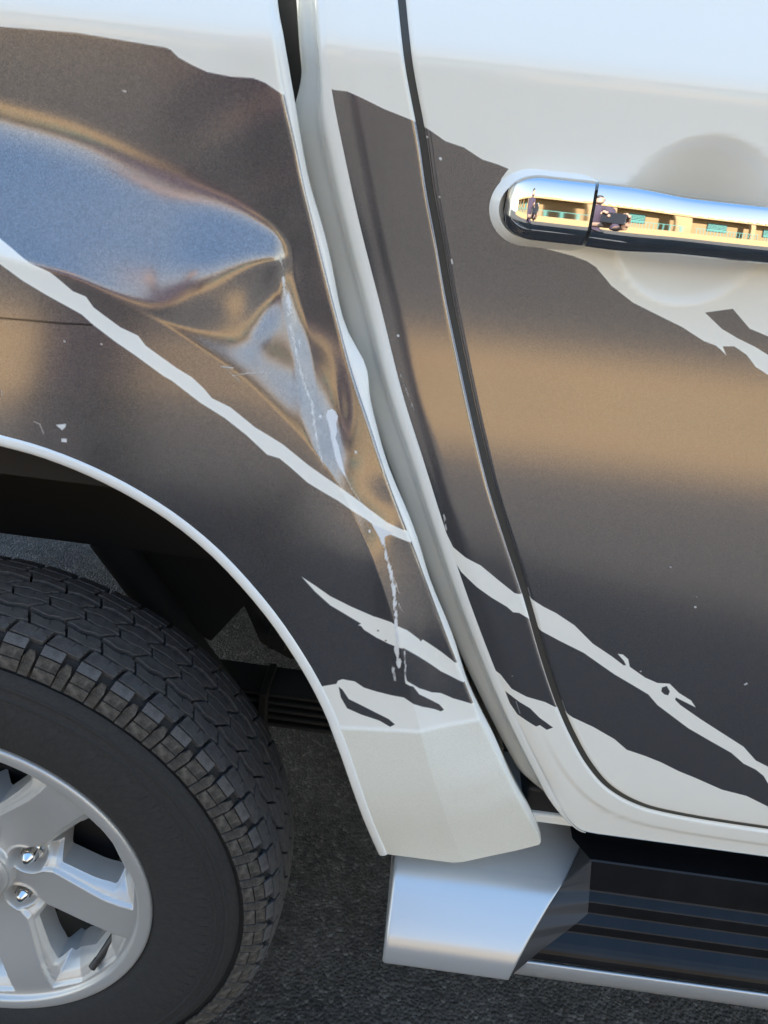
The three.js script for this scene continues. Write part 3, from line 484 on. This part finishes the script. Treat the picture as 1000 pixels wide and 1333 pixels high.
// ---- tyre
{
  const prof = spline([[0.0, 0.330], [-0.001, 0.342], [-0.005, 0.356], [-0.012, 0.3665], [-0.022, 0.3735], [-0.05, 0.3785], [-0.09, 0.380], [-0.125, 0.3775], [-0.148, 0.3715], [-0.159, 0.362], [-0.166, 0.348]], 14);
  const arc = [0]; for (let i = 1; i < prof.length; i++) arc.push(arc[i - 1] + Math.hypot(prof[i][0] - prof[i - 1][0], prof[i][1] - prof[i - 1][1]));
  const v0 = arc[4 * 14];   // v = 0 at the outer tread edge
  const PV = (v) => { const s = clamp(v + v0, 0, arc[arc.length - 1] - 1e-5); let i = 1; while (arc[i] < s) i++; const t = (s - arc[i - 1]) / (arc[i] - arc[i - 1]), a = prof[i - 1], b = prof[i], l = Math.hypot(b[0] - a[0], b[1] - a[1]); return [lerp(a[0], b[0], t), lerp(a[1], b[1], t), (b[1] - a[1]) / l, -(b[0] - a[0]) / l]; };
  const D = 0.0075, PITCHES = 58, p = 2 * Math.PI * 0.375 / PITCHES;
  const grain = noiseTex(256, (u, v) => { const n = 0.5 * tileNoise(u, v, 12, 1.7) + 0.5 * tileNoise(u, v, 40, 5.2), t = 205 + 70 * n + 26 * (rnd() - 0.5); return [clamp(t, 0, 255), clamp(t, 0, 255), clamp(t, 0, 255)]; });
  const dustTex = noiseTex(256, (u, v) => { const n = tileNoise(u, v, 10, 8.7) + 0.6 * tileNoise(u, v, 33, 2.2), t = 190 + 120 * n + 40 * (rnd() - 0.5); return [clamp(t, 0, 255), clamp(t * 0.98, 0, 255), clamp(t * 0.95, 0, 255)]; });
  const rubber = mat([0.155, 0.156, 0.158], 0.62, 0, { map: grain }), dusty = mat([0.125, 0.118, 0.108], 0.9, 0, { map: dustTex }), side = mat([0.046, 0.045, 0.043], 0.82, 0, { map: grain });
  const base = prof.map(([z, r], i) => { const q = PV(arc[i] - v0); return new THREE.Vector2(r - D * q[3], z - D * q[2] * 1); });
  const wallPts = spline([[0.2285, -0.004], [0.236, 0.002], [0.25, 0.0065], [0.275, 0.009], [0.295, 0.0085], [0.306, 0.0072], [0.3075, 0.0085], [0.3095, 0.0085], [0.311, 0.0066], [0.318, 0.0050], [0.3195, 0.0064], [0.3225, 0.0060], [0.324, 0.0040], [0.330, 0.0004], [0.334, -0.004]], 5);
  const lathe = (pts, n) => { const g = new THREE.LatheGeometry(pts, n); g.rotateX(Math.PI / 2); const u = g.attributes.uv; for (let i = 0; i < u.count; i++) u.setXY(i, u.getX(i) * 40, u.getY(i) * 3); return g; };
  mesh('tyre_carcass', lathe(base, 180), side, wheel);
  mesh('tyre_sidewall', lathe(wallPts.map(([r, z]) => new THREE.Vector2(r, z)), 200), side, wheel);
  mesh('tyre_sidewall', lathe([[-0.166, 0.348], [-0.180, 0.30], [-0.185, 0.25], [-0.19, 0.226]].map(([z, r]) => new THREE.Vector2(r, z)), 96), side, wheel);
  // tread rows: [v from, v to, kind]; outlines in metres on the unrolled tread
  const wave = (v, u, a, ph) => v + a * Math.sin(u / p * Math.PI * 2 + ph) + a * 0.35 * Math.sin(u / p * Math.PI * 4 + ph * 2.1);
  function outline(va, vb, wa, wb, gap, skew, ph, cut) {
    va = va > 0 ? va * 0.80 : va; vb *= 0.80; wa *= 0.8; wb *= 0.8; const n = 7, q = [], u0 = gap / 2, u1 = p - gap / 2;
    for (let i = 0; i <= n; i++) { const u = lerp(u0, u1, i / n); q.push([u, wave(va, u, wa, ph)]); }
    if (cut) { const m = (va + vb) / 2, s = skew * 0.5; q.push([u1 + s * 0.8, m - 0.001], [u1 + s - 0.004, m], [u1 + s * 1.1, m + 0.001]); }
    for (let i = n; i >= 0; i--) { const u = lerp(u0, u1, i / n); if (cut === 2 && i === 4) q.push([u + skew + 0.0003, wave(vb, u, wb, ph + 1)], [u + skew * 0.5, lerp(va, vb, 0.45)], [u + skew - 0.0006, wave(vb, u, wb, ph + 1)]); else q.push([u + skew, wave(vb, u, wb, ph + 1)]); }
    return q;
  }
  const ROWS = [
    [outline(-0.0015, 0.0175, 0.0006, 0.0012, 0.0042, 0.004, 0.4, 2), 0, rubber], [outline(0.0205, 0.0365, 0.0012, 0.0022, 0.0032, -0.006, 1.4, 2), 0.014, rubber],
    [outline(0.0445, 0.0612, 0.0022, 0.0016, 0.0036, 0.012, 2.0, 1), 0.004, rubber], [outline(0.0640, 0.0785, 0.0016, 0.0014, 0.0030, -0.005, 3.0, 2), 0.020, rubber], [outline(0.0812, 0.0970, 0.0014, 0.0022, 0.0036, 0.012, 3.8, 1), 0.009, rubber],
    [outline(0.1055, 0.1212, 0.0022, 0.0014, 0.0034, -0.006, 5.0, 2), 0.025, rubber], [outline(0.1240, 0.1392, 0.0014, 0.0006, 0.0040, 0.004, 0.2, 2), 0.012, rubber], [outline(0.1420, 0.1620, 0.0006, 0.0003, 0.0055, 0.003, 0.2, 0), 0.020, rubber],
  ];
  // shoulder lugs on the side: three ribs with cut lines between, and the rounded dusty buttress beside them
  for (const [a, b] of [[-0.0415, -0.0285], [-0.0275, -0.0155], [-0.0145, -0.0030]]) ROWS.push([[[0.0012, a], [p * 0.62, a], [p * 0.62, b], [0.0012, b]], 0, a < -0.016 ? dusty : rubber]);
  ROWS.push([[[p * 0.66, -0.0415], [p * 0.94, -0.0415], [p * 0.97, -0.022], [p * 0.90, -0.0125], [p * 0.74, -0.0125], [p * 0.66, -0.022]], 0, dusty]);
  const blocks = ROWS.map(([o, du, m], row) => {
    const g = new THREE.ExtrudeGeometry(new THREE.Shape(o.map(([u, v]) => new THREE.Vector2(u, v))), { depth: row < 8 ? D - 0.0005 : 0.0022, bevelEnabled: true, bevelSize: 0.0004, bevelThickness: 0.0005, bevelSegments: 1, bevelOffset: -0.0004, steps: 1 });
    const a = g.attributes.position, uv = [];
    for (let i = 0; i < a.count; i++) {
      const u = a.getX(i), v = a.getY(i), h = a.getZ(i) - (row < 8 ? D : 0.0030 - (row === 11 ? 0.0012 : 0)), q = PV(v), r = q[1] + q[3] * h, z = q[0] + q[2] * h, t = -(u + du) / 0.375;
      a.setXYZ(i, r * Math.sin(-t), r * Math.cos(t), z); uv.push(u * 12 + row * 0.37, v * 12);
    }
    g.setAttribute('uv', new THREE.Float32BufferAttribute(uv, 2)); g.computeVertexNormals();
    return [g, m];
  });
  const rest = [[], []];
  const names = ['shoulder_block', 'tread_block', 'tread_block', 'tread_block', 'tread_block', 'tread_block', 'tread_block', 'tread_block', 'shoulder_rib', 'shoulder_rib', 'shoulder_rib', 'shoulder_buttress'];
  blocks.forEach(([g, m], row) => {
    for (let k = 0; k < PITCHES; k++) {
      const ang = -k * 2 * Math.PI / PITCHES;          // 0 is the top of the tyre, negative turns towards the front
      const deg = ((90 + ang * 180 / Math.PI) % 360 + 540) % 360 - 180;
      if (deg > -42 && deg < 92) { const b = mesh(names[row], g, m, wheel); b.rotation.z = ang; } else { const c = g.clone(); c.rotateZ(ang); rest[m === dusty ? 1 : 0].push(c); }
    }
  });
  for (const [i, m] of [[0, rubber], [1, dusty]]) mesh(i ? 'shoulder_tread' : 'tread', join(rest[i]), m, wheel).userData = { kind: 'stuff' };
  // faint moulded ticks on the sidewall
  const tick = new THREE.BoxGeometry(0.022, 0.0009, 0.0012), ticks = [];
  for (let k = 0; k < 26; k++) { const t = tick.clone(), a = (-38 + k * 3.1) * Math.PI / 180; t.translate(0.288, 0, 0.0086); t.rotateZ(a); ticks.push(t); }
  mesh('sidewall_ticks', join(ticks), side, wheel);
}

// ------------------------------------------------------------------ side step
{
  const silver = mat([0.60, 0.60, 0.585], 0.34, 0.55);
  const step = new THREE.Group(); step.name = 'side_step'; truck.add(step); step.userData = { label: 'side step with silver end cap and black ribbed tread' };
  const row = (x, y, z) => { const p = at(x, y, z); return [z, p.y]; };
  // the cap's profile leans back less and less towards its lower edge
  const capLean = [[1124, 80], [1140, 76], [1149, 66], [1156, 55], [1175, 50], [1205, 46], [1226, 41], [1234, 32], [1241, 24], [1249, 13], [1258, 6], [1267, 0]];
  const S = [[-0.06, 0], [-0.02, 0]], first = row(590, 1124, 0.024); S[0][1] = first[1] + 0.022; S[1][1] = first[1] + 0.010; S.push(first);
  for (let r = 1125; r <= 1267; r += 1.5) {
    let k = 1; while (capLean[k][0] < r) k++;
    const t = lerp(capLean[k - 1][1], capLean[k][1], (r - capLean[k - 1][0]) / (capLean[k][0] - capLean[k - 1][0])) * Math.PI / 180, [z0, y0] = S[S.length - 1];
    let lo = -0.002, hi = 0.03;   // step along the lean until the sight line of this row is met
    for (let q = 0; q < 40; q++) { const m = (lo + hi) / 2, z = z0 + Math.sin(t) * m, y = y0 - Math.cos(t) * m; if (row(590, r, z)[1] < y) lo = m; else hi = m; }
    S.push([z0 + Math.sin(t) * lo, y0 - Math.cos(t) * lo]);
  }
  { const e = S[S.length - 1]; S.push([e[0] - 0.003, e[1] - 0.003], [e[0] - 0.03, e[1] - 0.004]); }
  // left and right ends of the cap at each height
  const CUT = [[1060, 766], [1085, 763], [1110, 757], [1122, 752], [1140, 741], [1180, 716], [1225, 690], [1250, 677], [1275, 664], [1300, 655]], INNER = [[1060, 770], [1100, 769], [1150, 766], [1190, 763], [1218, 727], [1246, 690], [1300, 676]], LEFT = [[1060, 519], [1115, 515], [1180, 507], [1250, 498], [1300, 495]];
  const lx = S.map(([z, y]) => onLine(LEFT, y, z)), cx = S.map(([z, y]) => onLine(CUT, y, z));
  const capG = gridGeo(S.length, 26, (i, j) => { const [z, y] = S[i], u = j < 5 ? j * 0.008 : j > 20 ? 1 - (25 - j) * 0.006 : 0.04 + (j - 5) * 0.926 / 15, x = lerp(lx[i], cx[i], u), e = Math.min(x - lx[i], cx[i] - x), dz = rounded(Math.max(0, e), 0.004); return [x, y - dz * 0.4, z - dz * 0.8]; });
  const endL = gridGeo(S.length, 2, (i, j) => { const [z, y] = S[i]; return [lx[i] + 0.0002, y - 0.0016, (z - 0.0032) * (1 - j) + j * -0.06]; });
  mesh('end_cap', join([capG, endL]), silver, step);
  // ribbed tread: profile from the body outwards (tops and risers), extruded forward
  function march(x, z0, list) {   // follow the leans (degrees) from row to row
    const o = [row(x, list[0][0], z0)];
    for (let i = 1; i < list.length; i++) {
      const t = list[i][1] * Math.PI / 180, [pz, py] = o[o.length - 1]; let lo = -0.002, hi = 0.08;
      for (let q = 0; q < 40; q++) { const m = (lo + hi) / 2; if (row(x, list[i][0], pz + Math.sin(t) * m)[1] < py - Math.cos(t) * m) lo = m; else hi = m; }
      o.push([pz + Math.sin(t) * lo, py - Math.cos(t) * lo]);
    }
    return o;
  }
  const T = [row(900, 1060, -0.06), row(900, 1112, 0.0), ...march(900, 0.028, [[1136, 0], [1139, 45], [1176, 4], [1178.5, 35], [1191, 63], [1193, 35], [1206, 4], [1208, 35], [1222, 63], [1224, 35], [1234, 4], [1236, 35], [1251, 62], [1254, 50], [1258, 52], [1263, 42], [1268, 28], [1273, 12], [1277, 0], [1278, -50]])];
  T.push([T[T.length - 1][0] - 0.015, T[T.length - 1][1]]);
  const x1 = 1.35, tl = T.map(([z, y], i) => (i < 2 ? 0.69 : onLine(INNER, y, z)));
  const pos = [], idx = [];
  T.forEach(([z, y], i) => pos.push(tl[i], y, z, x1, y, z)); for (let i = 0; i < T.length - 1; i++) idx.push(2 * i, 2 * i + 2, 2 * i + 1, 2 * i + 1, 2 * i + 2, 2 * i + 3);
  const tg = geo(pos, idx, pos.filter((_, i) => i % 3 < 2)).toNonIndexed(); tg.computeVertexNormals();
  const wear = noiseTex(512, (u, v) => { const n = tileNoise(u, v, 6, 4.4) + 0.7 * tileNoise(u, v, 30, 1.1), t = 190 + 70 * n + (rnd() > 0.994 ? 60 : 0); return [clamp(t, 0, 255), clamp(t, 0, 255), clamp(t, 0, 255)]; });
  wear.repeat.set(2, 2);
  const stepBlack = mat([0.012, 0.012, 0.014], 0.40, 0, { map: wear, specularIntensity: 0.65 });
  mesh('ribbed_tread', tg, stepBlack, step);
  // slanted dark filler between the cap's cut end and the tread
  const at0 = S.findIndex((q) => pixel(0.69, q[1], q[0])[1] > 1085), fillN = 30;
  const fill = gridGeo(fillN + 1, 2, (i, j) => {
    const t = i / fillN, k = Math.round(lerp(at0, S.length - 3, t));
    if (!j) return [cx[k] - 0.001, S[k][1] - 0.0022, S[k][0] - 0.0035];
    const f = lerp(2, T.length - 4, t), a = Math.floor(f), b = Math.min(a + 1, T.length - 1), q = f - a; return [lerp(tl[a], tl[b], q) + 0.0015, lerp(T[a][1], T[b][1], q) + 0.0008, lerp(T[a][0], T[b][0], q) + 0.0008];
  });
  mesh('tread_end_filler', fill, mat([0.035, 0.036, 0.038], 0.6), step);
  // silver rail below the tread
  const zf = T[T.length - 3][0], Rr = [row(900, 1278, zf - 0.02), row(900, 1278.5, zf - 0.003), row(900, 1280, zf + 0.0005), row(900, 1284, zf + 0.002), row(900, 1291, zf + 0.0015), row(900, 1297, zf - 0.0005), row(900, 1300, zf - 0.004), row(900, 1298, zf - 0.03)];
  mesh('step_rail', gridGeo(Rr.length, 2, (i, j) => [j ? x1 : 0.640, Rr[i][1], Rr[i][0]]), silver, step);
  mesh('sun_block_tank', box(0.95, 0.26, 0.75, 0.95, 0.50, -1.15, 0.03), black, truck);  // added box in place of a tank, blocks sun from the ground underneath
  // dark bracket carrying the step
  for (const x of [0.62, 1.15]) mesh('step_bracket', box(0.06, 0.05, 0.3, x, 0.55, -0.2), black, step);
}
// dark recess between cab and step
mesh('sill_underside', box(0.75, 0.03, 0.5, 1.05, 0.635, -0.29), black, truck);
mesh('body_mount', box(0.05, 0.035, 0.12, 0.655, 0.632, -0.05, 0.004), black, truck);

// ------------------------------------------------------------------ underneath and the rest of the truck
{
  const under = mat([0.020, 0.019, 0.018], 0.8);
  mesh('bed_floor', box(1.28, 0.04, 1.66, -0.30, 0.93, -0.86), under, truck);
  // wheel housing
  const hs = []; for (let i = 0; i <= 40; i++) { const a = lerp(-0.12, Math.PI + 0.12, i / 40); hs.push([0.06 + 0.43 * Math.cos(a), 0.56 + 0.43 * Math.sin(a)]); }
  mesh('wheel_housing', gridGeo(hs.length, 2, (i, j) => [hs[i][0], Math.max(hs[i][1], 0.5), j ? -0.36 : 0.02]), under, truck);
  mesh('housing_wall', box(0.9, 0.30, 0.01, 0.05, 0.80, -0.37), under, truck);
  const rail = [[-1.2, 0.62], [-0.35, 0.62], [-0.20, 0.605], [-0.10, 0.625], [0.05, 0.61], [0.18, 0.58], [0.25, 0.42], [0.30, 0.395], [0.6, 0.40], [1.6, 0.42], [3.0, 0.42]];
  for (const zz of [-0.50, -1.22]) {
    const g = []; for (let i = 1; i < rail.length; i++) { const a = rail[i - 1], b = rail[i], hA = i < 7 ? 0.12 : 0.04, hB = i < 6 ? 0.12 : 0.04; const q = gridGeo(2, 5, (r, c) => { const e = r ? b : a, h = r ? hB : hA; return [[e[0], e[1], zz], [e[0], e[1] + h, zz], [e[0], e[1] + h, zz - 0.07], [e[0], e[1], zz - 0.07], [e[0], e[1], zz]][c]; }); g.push(q); }
    mesh('frame_rail', join(g), under, truck);
  }
  mesh('frame_bracket', new THREE.ExtrudeGeometry(new THREE.Shape(onSide([163, 712, 350, 690, 345, 760, 275, 834, 205, 800, 196, 775, 180, 790, 176, 720], -0.46).map(([x, y]) => new THREE.Vector2(x, y))), { depth: 0.03, bevelEnabled: false }).translate(0, 0, -0.49), under, truck);
  // leaf spring pack, each leaf its own piece
  const leafM = mat([0.03, 0.03, 0.03], 0.6, 0.3);
  const spring = new THREE.Group(); spring.name = 'leaf_spring'; truck.add(spring);
  for (let k = 0; k < 5; k++) {
    const len = 0.62 - 0.0 * k, g = gridGeo(24, 5, (i, c) => { const x = lerp(-len, len - 0.02 * k, i / 23), y = 0.372 - k * 0.0155 + 0.05 * (x - 0.33) ** 2; return [[x, y, -0.42], [x, y + 0.009, -0.42], [x, y + 0.009, -0.49], [x, y, -0.49], [x, y, -0.42]][c]; });
    mesh('leaf', g, leafM, spring);
  }
  mesh('spring_clamp', box(0.014, 0.10, 0.09, 0.275, 0.335, -0.45, 0.003), leafM, spring);
  mesh('spring_hanger', box(0.03, 0.03, 0.05, 0.285, 0.455, -0.48, 0.004), under, truck);
  const axle = new THREE.CylinderGeometry(0.045, 0.045, 1.45, 24); axle.rotateX(Math.PI / 2); axle.translate(0, 0.375, -0.86);
  const diff = new THREE.SphereGeometry(0.14, 24, 16); diff.translate(0, 0.375, -0.86); mesh('axle', join([axle, diff]), under, truck);
  const shock = new THREE.CylinderGeometry(0.028, 0.028, 0.36, 16); shock.rotateZ(0.6); shock.translate(0.13, 0.50, -0.40); mesh('shock_absorber', shock, under, truck);
  // the wheel on the other side, hidden from here
  const fwP = spline([[0.001, 0.03], [0.2, 0.03], [0.225, 0.005], [0.24, -0.004], [0.29, -0.009], [0.35, 0.003], [0.373, 0.025], [0.379, 0.09], [0.372, 0.15], [0.34, 0.172], [0.25, 0.185], [0.22, 0.18], [0.001, 0.12]], 4).map(([r, z]) => new THREE.Vector2(Math.max(0.0005, r), z));
  const fw = new THREE.LatheGeometry(fwP, 64); fw.rotateX(Math.PI / 2); fw.translate(0, 0.375, -1.72); mesh('wheel', fw, blackMatt, truck);
  mesh('side_step', box(2.3, 0.16, 0.16, 1.6, 0.50, -1.80, 0.02), black, truck);
  // bed far side and tailgate, cab shell
  const far = new THREE.Shape([[-0.78, 0.66], [-0.42, 0.66], [-0.36, 0.83], [-0.2, 0.95], [0.1, 0.98], [0.3, 0.90], [0.44, 0.70], [0.48, 0.59], [0.62, 0.62], [0.40, 1.10], [0.33, 1.40], [-0.78, 1.40]].map((p) => new THREE.Vector2(...p)));
  mesh('bed_side', new THREE.ExtrudeGeometry(far, { depth: 0.05, bevelEnabled: false }).translate(0, 0, -1.75), paint, truck);
  mesh('tailgate', box(0.05, 0.72, 1.72, -0.80, 1.03, -0.85, 0.01), paint, truck);
  mesh('bed_rail', box(1.11, 0.05, 0.08, -0.225, 1.385, -0.055, 0.015), paint, truck);
  const cabS = new THREE.Shape([[0.40, 1.37], [0.62, 1.74], [0.85, 1.79], [1.75, 1.78], [2.35, 1.37], [2.35, 0.66], [1.3, 0.66], [0.95, 0.68], [0.75, 0.75], [0.50, 1.12]].map((p) => new THREE.Vector2(...p)));
  mesh('cab_shell', new THREE.ExtrudeGeometry(cabS, { depth: 1.52, bevelEnabled: false }).translate(0, 0, -1.65), paint, truck);
  mesh('engine_bay_body', join([box(1.15, 0.66, 1.70, 1.86, 1.02, -0.83, 0.03), box(1.0, 0.5, 1.68, 2.85, 0.9, -0.85, 0.08)]), paint, truck);
  const sg = new THREE.Shape([[0.56, 1.40], [0.72, 1.68], [0.9, 1.73], [1.72, 1.72], [2.2, 1.40]].map((p) => new THREE.Vector2(...p)));
  mesh('side_glass', new THREE.ExtrudeGeometry(sg, { depth: 0.01, bevelEnabled: false }).translate(0, 0, -0.128), mat([0.01, 0.012, 0.013], 0.04), truck);
}

// ------------------------------------------------------------------ the sunlit house across the street, mirrored in handle, wrap and paint
{
  const house = new THREE.Group(); house.name = 'house'; house.position.set(0, 0, 17); scene.add(house);
  house.userData = { label: 'sunlit sand-coloured house with flat overhanging roof and green shutters across the street', category: 'house' };
  const sand = mat([0.255, 0.160, 0.072], 0.9), pale = mat([0.32, 0.215, 0.105], 0.9), green = mat([0.06, 0.22, 0.19], 0.6);
  mesh('wall', box(60, 5.0, 0.4, -2, 2.5, 1.2), sand, house);
  mesh('roof', box(61, 0.55, 2.6, -2, 5.2, 0.4), pale, house);
  mesh('parapet', join(Array.from({ length: 60 }, (_, i) => box(0.55, 0.5, 0.2, -31.5 + i, 5.72, -0.6))), pale, house);
  mesh('garden_wall', box(60, 1.5, 0.25, -2, 0.75, -2.2), pale, house);
  for (let i = 0; i < 9; i++) {
    const x = -28 + i * 6.3;
    mesh('column', box(0.5, 4.93, 0.5, x, 2.465, -0.4), pale, house);
    const w = mesh('window', box(2.1, 1.6, 0.1, x + 3.1, 3.2, 0.95), mat([0.03, 0.04, 0.04], 0.1), house);
    for (let s = 0; s < 7; s++) mesh('slat', box(2.0, 0.12, 0.06, x + 3.1, 2.52 + s * 0.22, 0.85), green, w);
    mesh('railing', join(Array.from({ length: 20 }, (_, k) => box(0.05, 0.9, 0.05, x + 0.4 + k * 0.29, 1.96, -2.2)).concat([box(5.8, 0.06, 0.06, x + 3.1, 2.42, -2.2)])), green, house);
  }
}
// low unseen wall, added to shade the ground under and behind the truck
{
  const wall = new THREE.Group(); wall.name = 'added_shade_wall'; scene.add(wall);
  wall.userData = { label: 'added low plastered wall with flat coping, out of view, shading the ground behind the pickup truck', category: 'wall' };
  mesh('wall_body', box(16, 2.0, 0.2, 1, 1.0, -4.3), mat([0.45, 0.41, 0.35], 0.9), wall);
  mesh('coping', box(16.1, 0.08, 0.3, 1, 2.04, -4.3), mat([0.5, 0.47, 0.42], 0.85), wall);
}
// ------------------------------------------------------------------ the person taking the picture, mirrored in the bed side and the handle
{
  const person = new THREE.Group(); person.name = 'person'; scene.add(person);
  person.userData = { label: 'person in purple shirt and dark trousers standing beside the truck holding up a phone', category: 'person' };
  const V = (x, y, z) => new THREE.Vector3(x, y, z);
  function field(bones, c, half, res, k, tail) {    // bones: [a, b, radius at a, radius at b]; joined with a smooth minimum
    const mc = new MarchingCubes(res, new THREE.MeshStandardMaterial(), false, false, 400000); mc.isolation = 0;
    const P = V(0, 0, 0), A = V(0, 0, 0);
    const B = bones.map(([a, b, r, q]) => ({ a, d: b.clone().sub(a), l: Math.max(1e-9, b.distanceToSquared(a)), r, q }));
    for (let z = 0; z < res; z++) for (let y = 0; y < res; y++) for (let x = 0; x < res; x++) {
      P.set(c.x + (x - res / 2) / (res / 2) * half, c.y + (y - res / 2) / (res / 2) * half, c.z + (z - res / 2) / (res / 2) * half);
      let sum = 0, dmin = 1e9;
      for (const b of B) { A.copy(P).sub(b.a); const t = clamp(A.dot(b.d) / b.l, 0, 1), d = Math.hypot(A.x - b.d.x * t, A.y - b.d.y * t, A.z - b.d.z * t) - lerp(b.r, b.q, t); if (d < dmin) dmin = d; if (d < 0.25) sum += Math.exp(-d / k); }
      mc.field[x + y * res + z * res * res] = -(sum > 0 ? -k * Math.log(sum) : dmin);
    }
    mc.update();
    const n = mc.count, p = new Float32Array(mc.positionArray.slice(0, n * 3)), q = new Float32Array(mc.normalArray.slice(0, n * 3));
    for (let i = 0; i < n; i++) { p[i * 3] = c.x + p[i * 3] * half; p[i * 3 + 1] = c.y + p[i * 3 + 1] * half; p[i * 3 + 2] = c.z + p[i * 3 + 2] * half; }
    const g = new THREE.BufferGeometry(); g.setAttribute('position', new THREE.BufferAttribute(p, 3)); g.setAttribute('normal', new THREE.BufferAttribute(q, 3)); return g;
  }
  const X = 0.06, Z = 1.32, hipL = V(X - 0.10, 0.93, Z), hipR = V(X + 0.10, 0.93, Z), kneeL = V(X - 0.12, 0.50, Z - 0.02), kneeR = V(X + 0.13, 0.50, Z - 0.03), ankL = V(X - 0.13, 0.09, Z + 0.02), ankR = V(X + 0.15, 0.09, Z);
  const waist = V(X, 1.08, Z), chest = V(X + 0.01, 1.32, Z - 0.01), neck = V(X + 0.02, 1.50, Z - 0.02), head = V(X + 0.06, 1.62, Z - 0.05);
  const shL = V(X - 0.18, 1.42, Z), shR = V(X + 0.20, 1.41, Z - 0.02), elL = V(X + 0.02, 1.18, Z - 0.22), elR = V(X + 0.34, 1.16, Z - 0.17), wrL = V(0.40, 1.19, 0.80), wrR = V(0.52, 1.19, 0.82);
  const skinM = mat([0.36, 0.22, 0.15], 0.55), shirtM = mat([0.040, 0.026, 0.045], 0.85), trouM = mat([0.03, 0.03, 0.035], 0.85), hairM = mat([0.012, 0.010, 0.009], 0.6);
  const torso = [[waist, chest, 0.125, 0.135], [chest, neck, 0.10, 0.06], [shL, shR, 0.062, 0.062], [V(X - 0.07, 1.0, Z), V(X + 0.07, 1.0, Z), 0.115, 0.115]];
  const bodyG = field([...torso.map(([a, b, r, q]) => [a, b, r - 0.012, q - 0.012]), [neck, head, 0.05, 0.055], [head, V(head.x, head.y + 0.07, head.z + 0.01), 0.078, 0.088], [V(head.x + 0.02, head.y - 0.04, head.z - 0.05), head, 0.045, 0.06], [shL, elL, 0.042, 0.036], [shR, elR, 0.042, 0.036], [elL, wrL, 0.036, 0.026], [elR, wrR, 0.036, 0.026], [hipL, kneeL, 0.075, 0.05], [hipR, kneeR, 0.075, 0.05], [kneeL, ankL, 0.05, 0.036], [kneeR, ankR, 0.05, 0.036]], V(X + 0.12, 0.88, Z - 0.1), 0.92, 118, 0.014);
  // each hand: palm, four fingers bent round the phone, thumb from the side of the palm
  const hand = (w, s) => { const u = V(0, 1, 0), o = V(s, 0, 0), f = V(0, 0, -1), P = (a, b, c) => w.clone().addScaledVector(u, a).addScaledVector(o, b).addScaledVector(f, c), bones = [[w, P(0.05, 0, 0.03), 0.024, 0.026], [P(0.03, -0.02, 0.03), P(0.06, 0.02, 0.045), 0.016, 0.018]];
    [[0.055, -0.026, 1], [0.068, -0.009, 1.1], [0.064, 0.009, 1.03], [0.05, 0.026, 0.85]].forEach(([h, b, l]) => { const a = P(h * 0.8, b, 0.035), m = P(h * 0.8 + 0.03 * l, b * 1.05, 0.062), n = P(h * 0.8 + 0.045 * l, b * 1.05 + 0.012 * s * 0, 0.082), e = P(h * 0.8 + 0.04 * l, b * 1.05, 0.10); bones.push([a, m, 0.0095, 0.009], [m, n, 0.009, 0.0082], [n, e, 0.0082, 0.0075]); });
    bones.push([P(0.02, 0.022, 0.02), P(0.05, 0.042, 0.045), 0.012, 0.0105], [P(0.05, 0.042, 0.045), P(0.078, 0.046, 0.062), 0.0105, 0.0085]); return field(bones, P(0.05, 0, 0.05), 0.10, 56, 0.004); };
  mesh('body', mergeGeometries([bodyG, hand(wrL, 1), hand(wrR, -1)]), skinM, person);
  mesh('shirt', field([...torso, [shL, elL, 0.062, 0.056], [shR, elR, 0.062, 0.056]], V(X + 0.08, 1.22, Z - 0.1), 0.48, 80, 0.02), shirtM, person);
  mesh('trousers', field([[V(X - 0.07, 0.98, Z), V(X + 0.07, 0.98, Z), 0.118, 0.118], [hipL, kneeL, 0.095, 0.072], [hipR, kneeR, 0.095, 0.072], [kneeL, ankL, 0.072, 0.060], [kneeR, ankR, 0.072, 0.060]], V(X, 0.56, Z), 0.6, 80, 0.02), trouM, person);
  mesh('hair', field([[V(head.x, head.y + 0.07, head.z + 0.035), V(head.x - 0.01, head.y + 0.10, head.z + 0.0), 0.085, 0.082]], V(head.x, head.y + 0.08, head.z), 0.16, 40, 0.01), hairM, person);
  for (const a of [ankL, ankR]) { const g = field([[V(a.x, 0.045, a.z + 0.05), V(a.x, 0.04, a.z - 0.14), 0.042, 0.036], [a, V(a.x, 0.05, a.z), 0.045, 0.045]], V(a.x, 0.08, a.z - 0.05), 0.18, 44, 0.01); mesh('shoe', g, hairM, person); }
  const phone = mesh('phone', new RoundedBoxGeometry(0.16, 0.078, 0.008, 3, 0.004), mat([0.015, 0.015, 0.017], 0.2)); phone.position.set(0.455, 1.255, 0.705); phone.rotation.set(0.35, 0, 0); scene.add(phone);
  phone.userData = { label: 'black phone held up in both hands by the person in the purple shirt', category: 'phone' };
}
renderer.render(scene, camera);
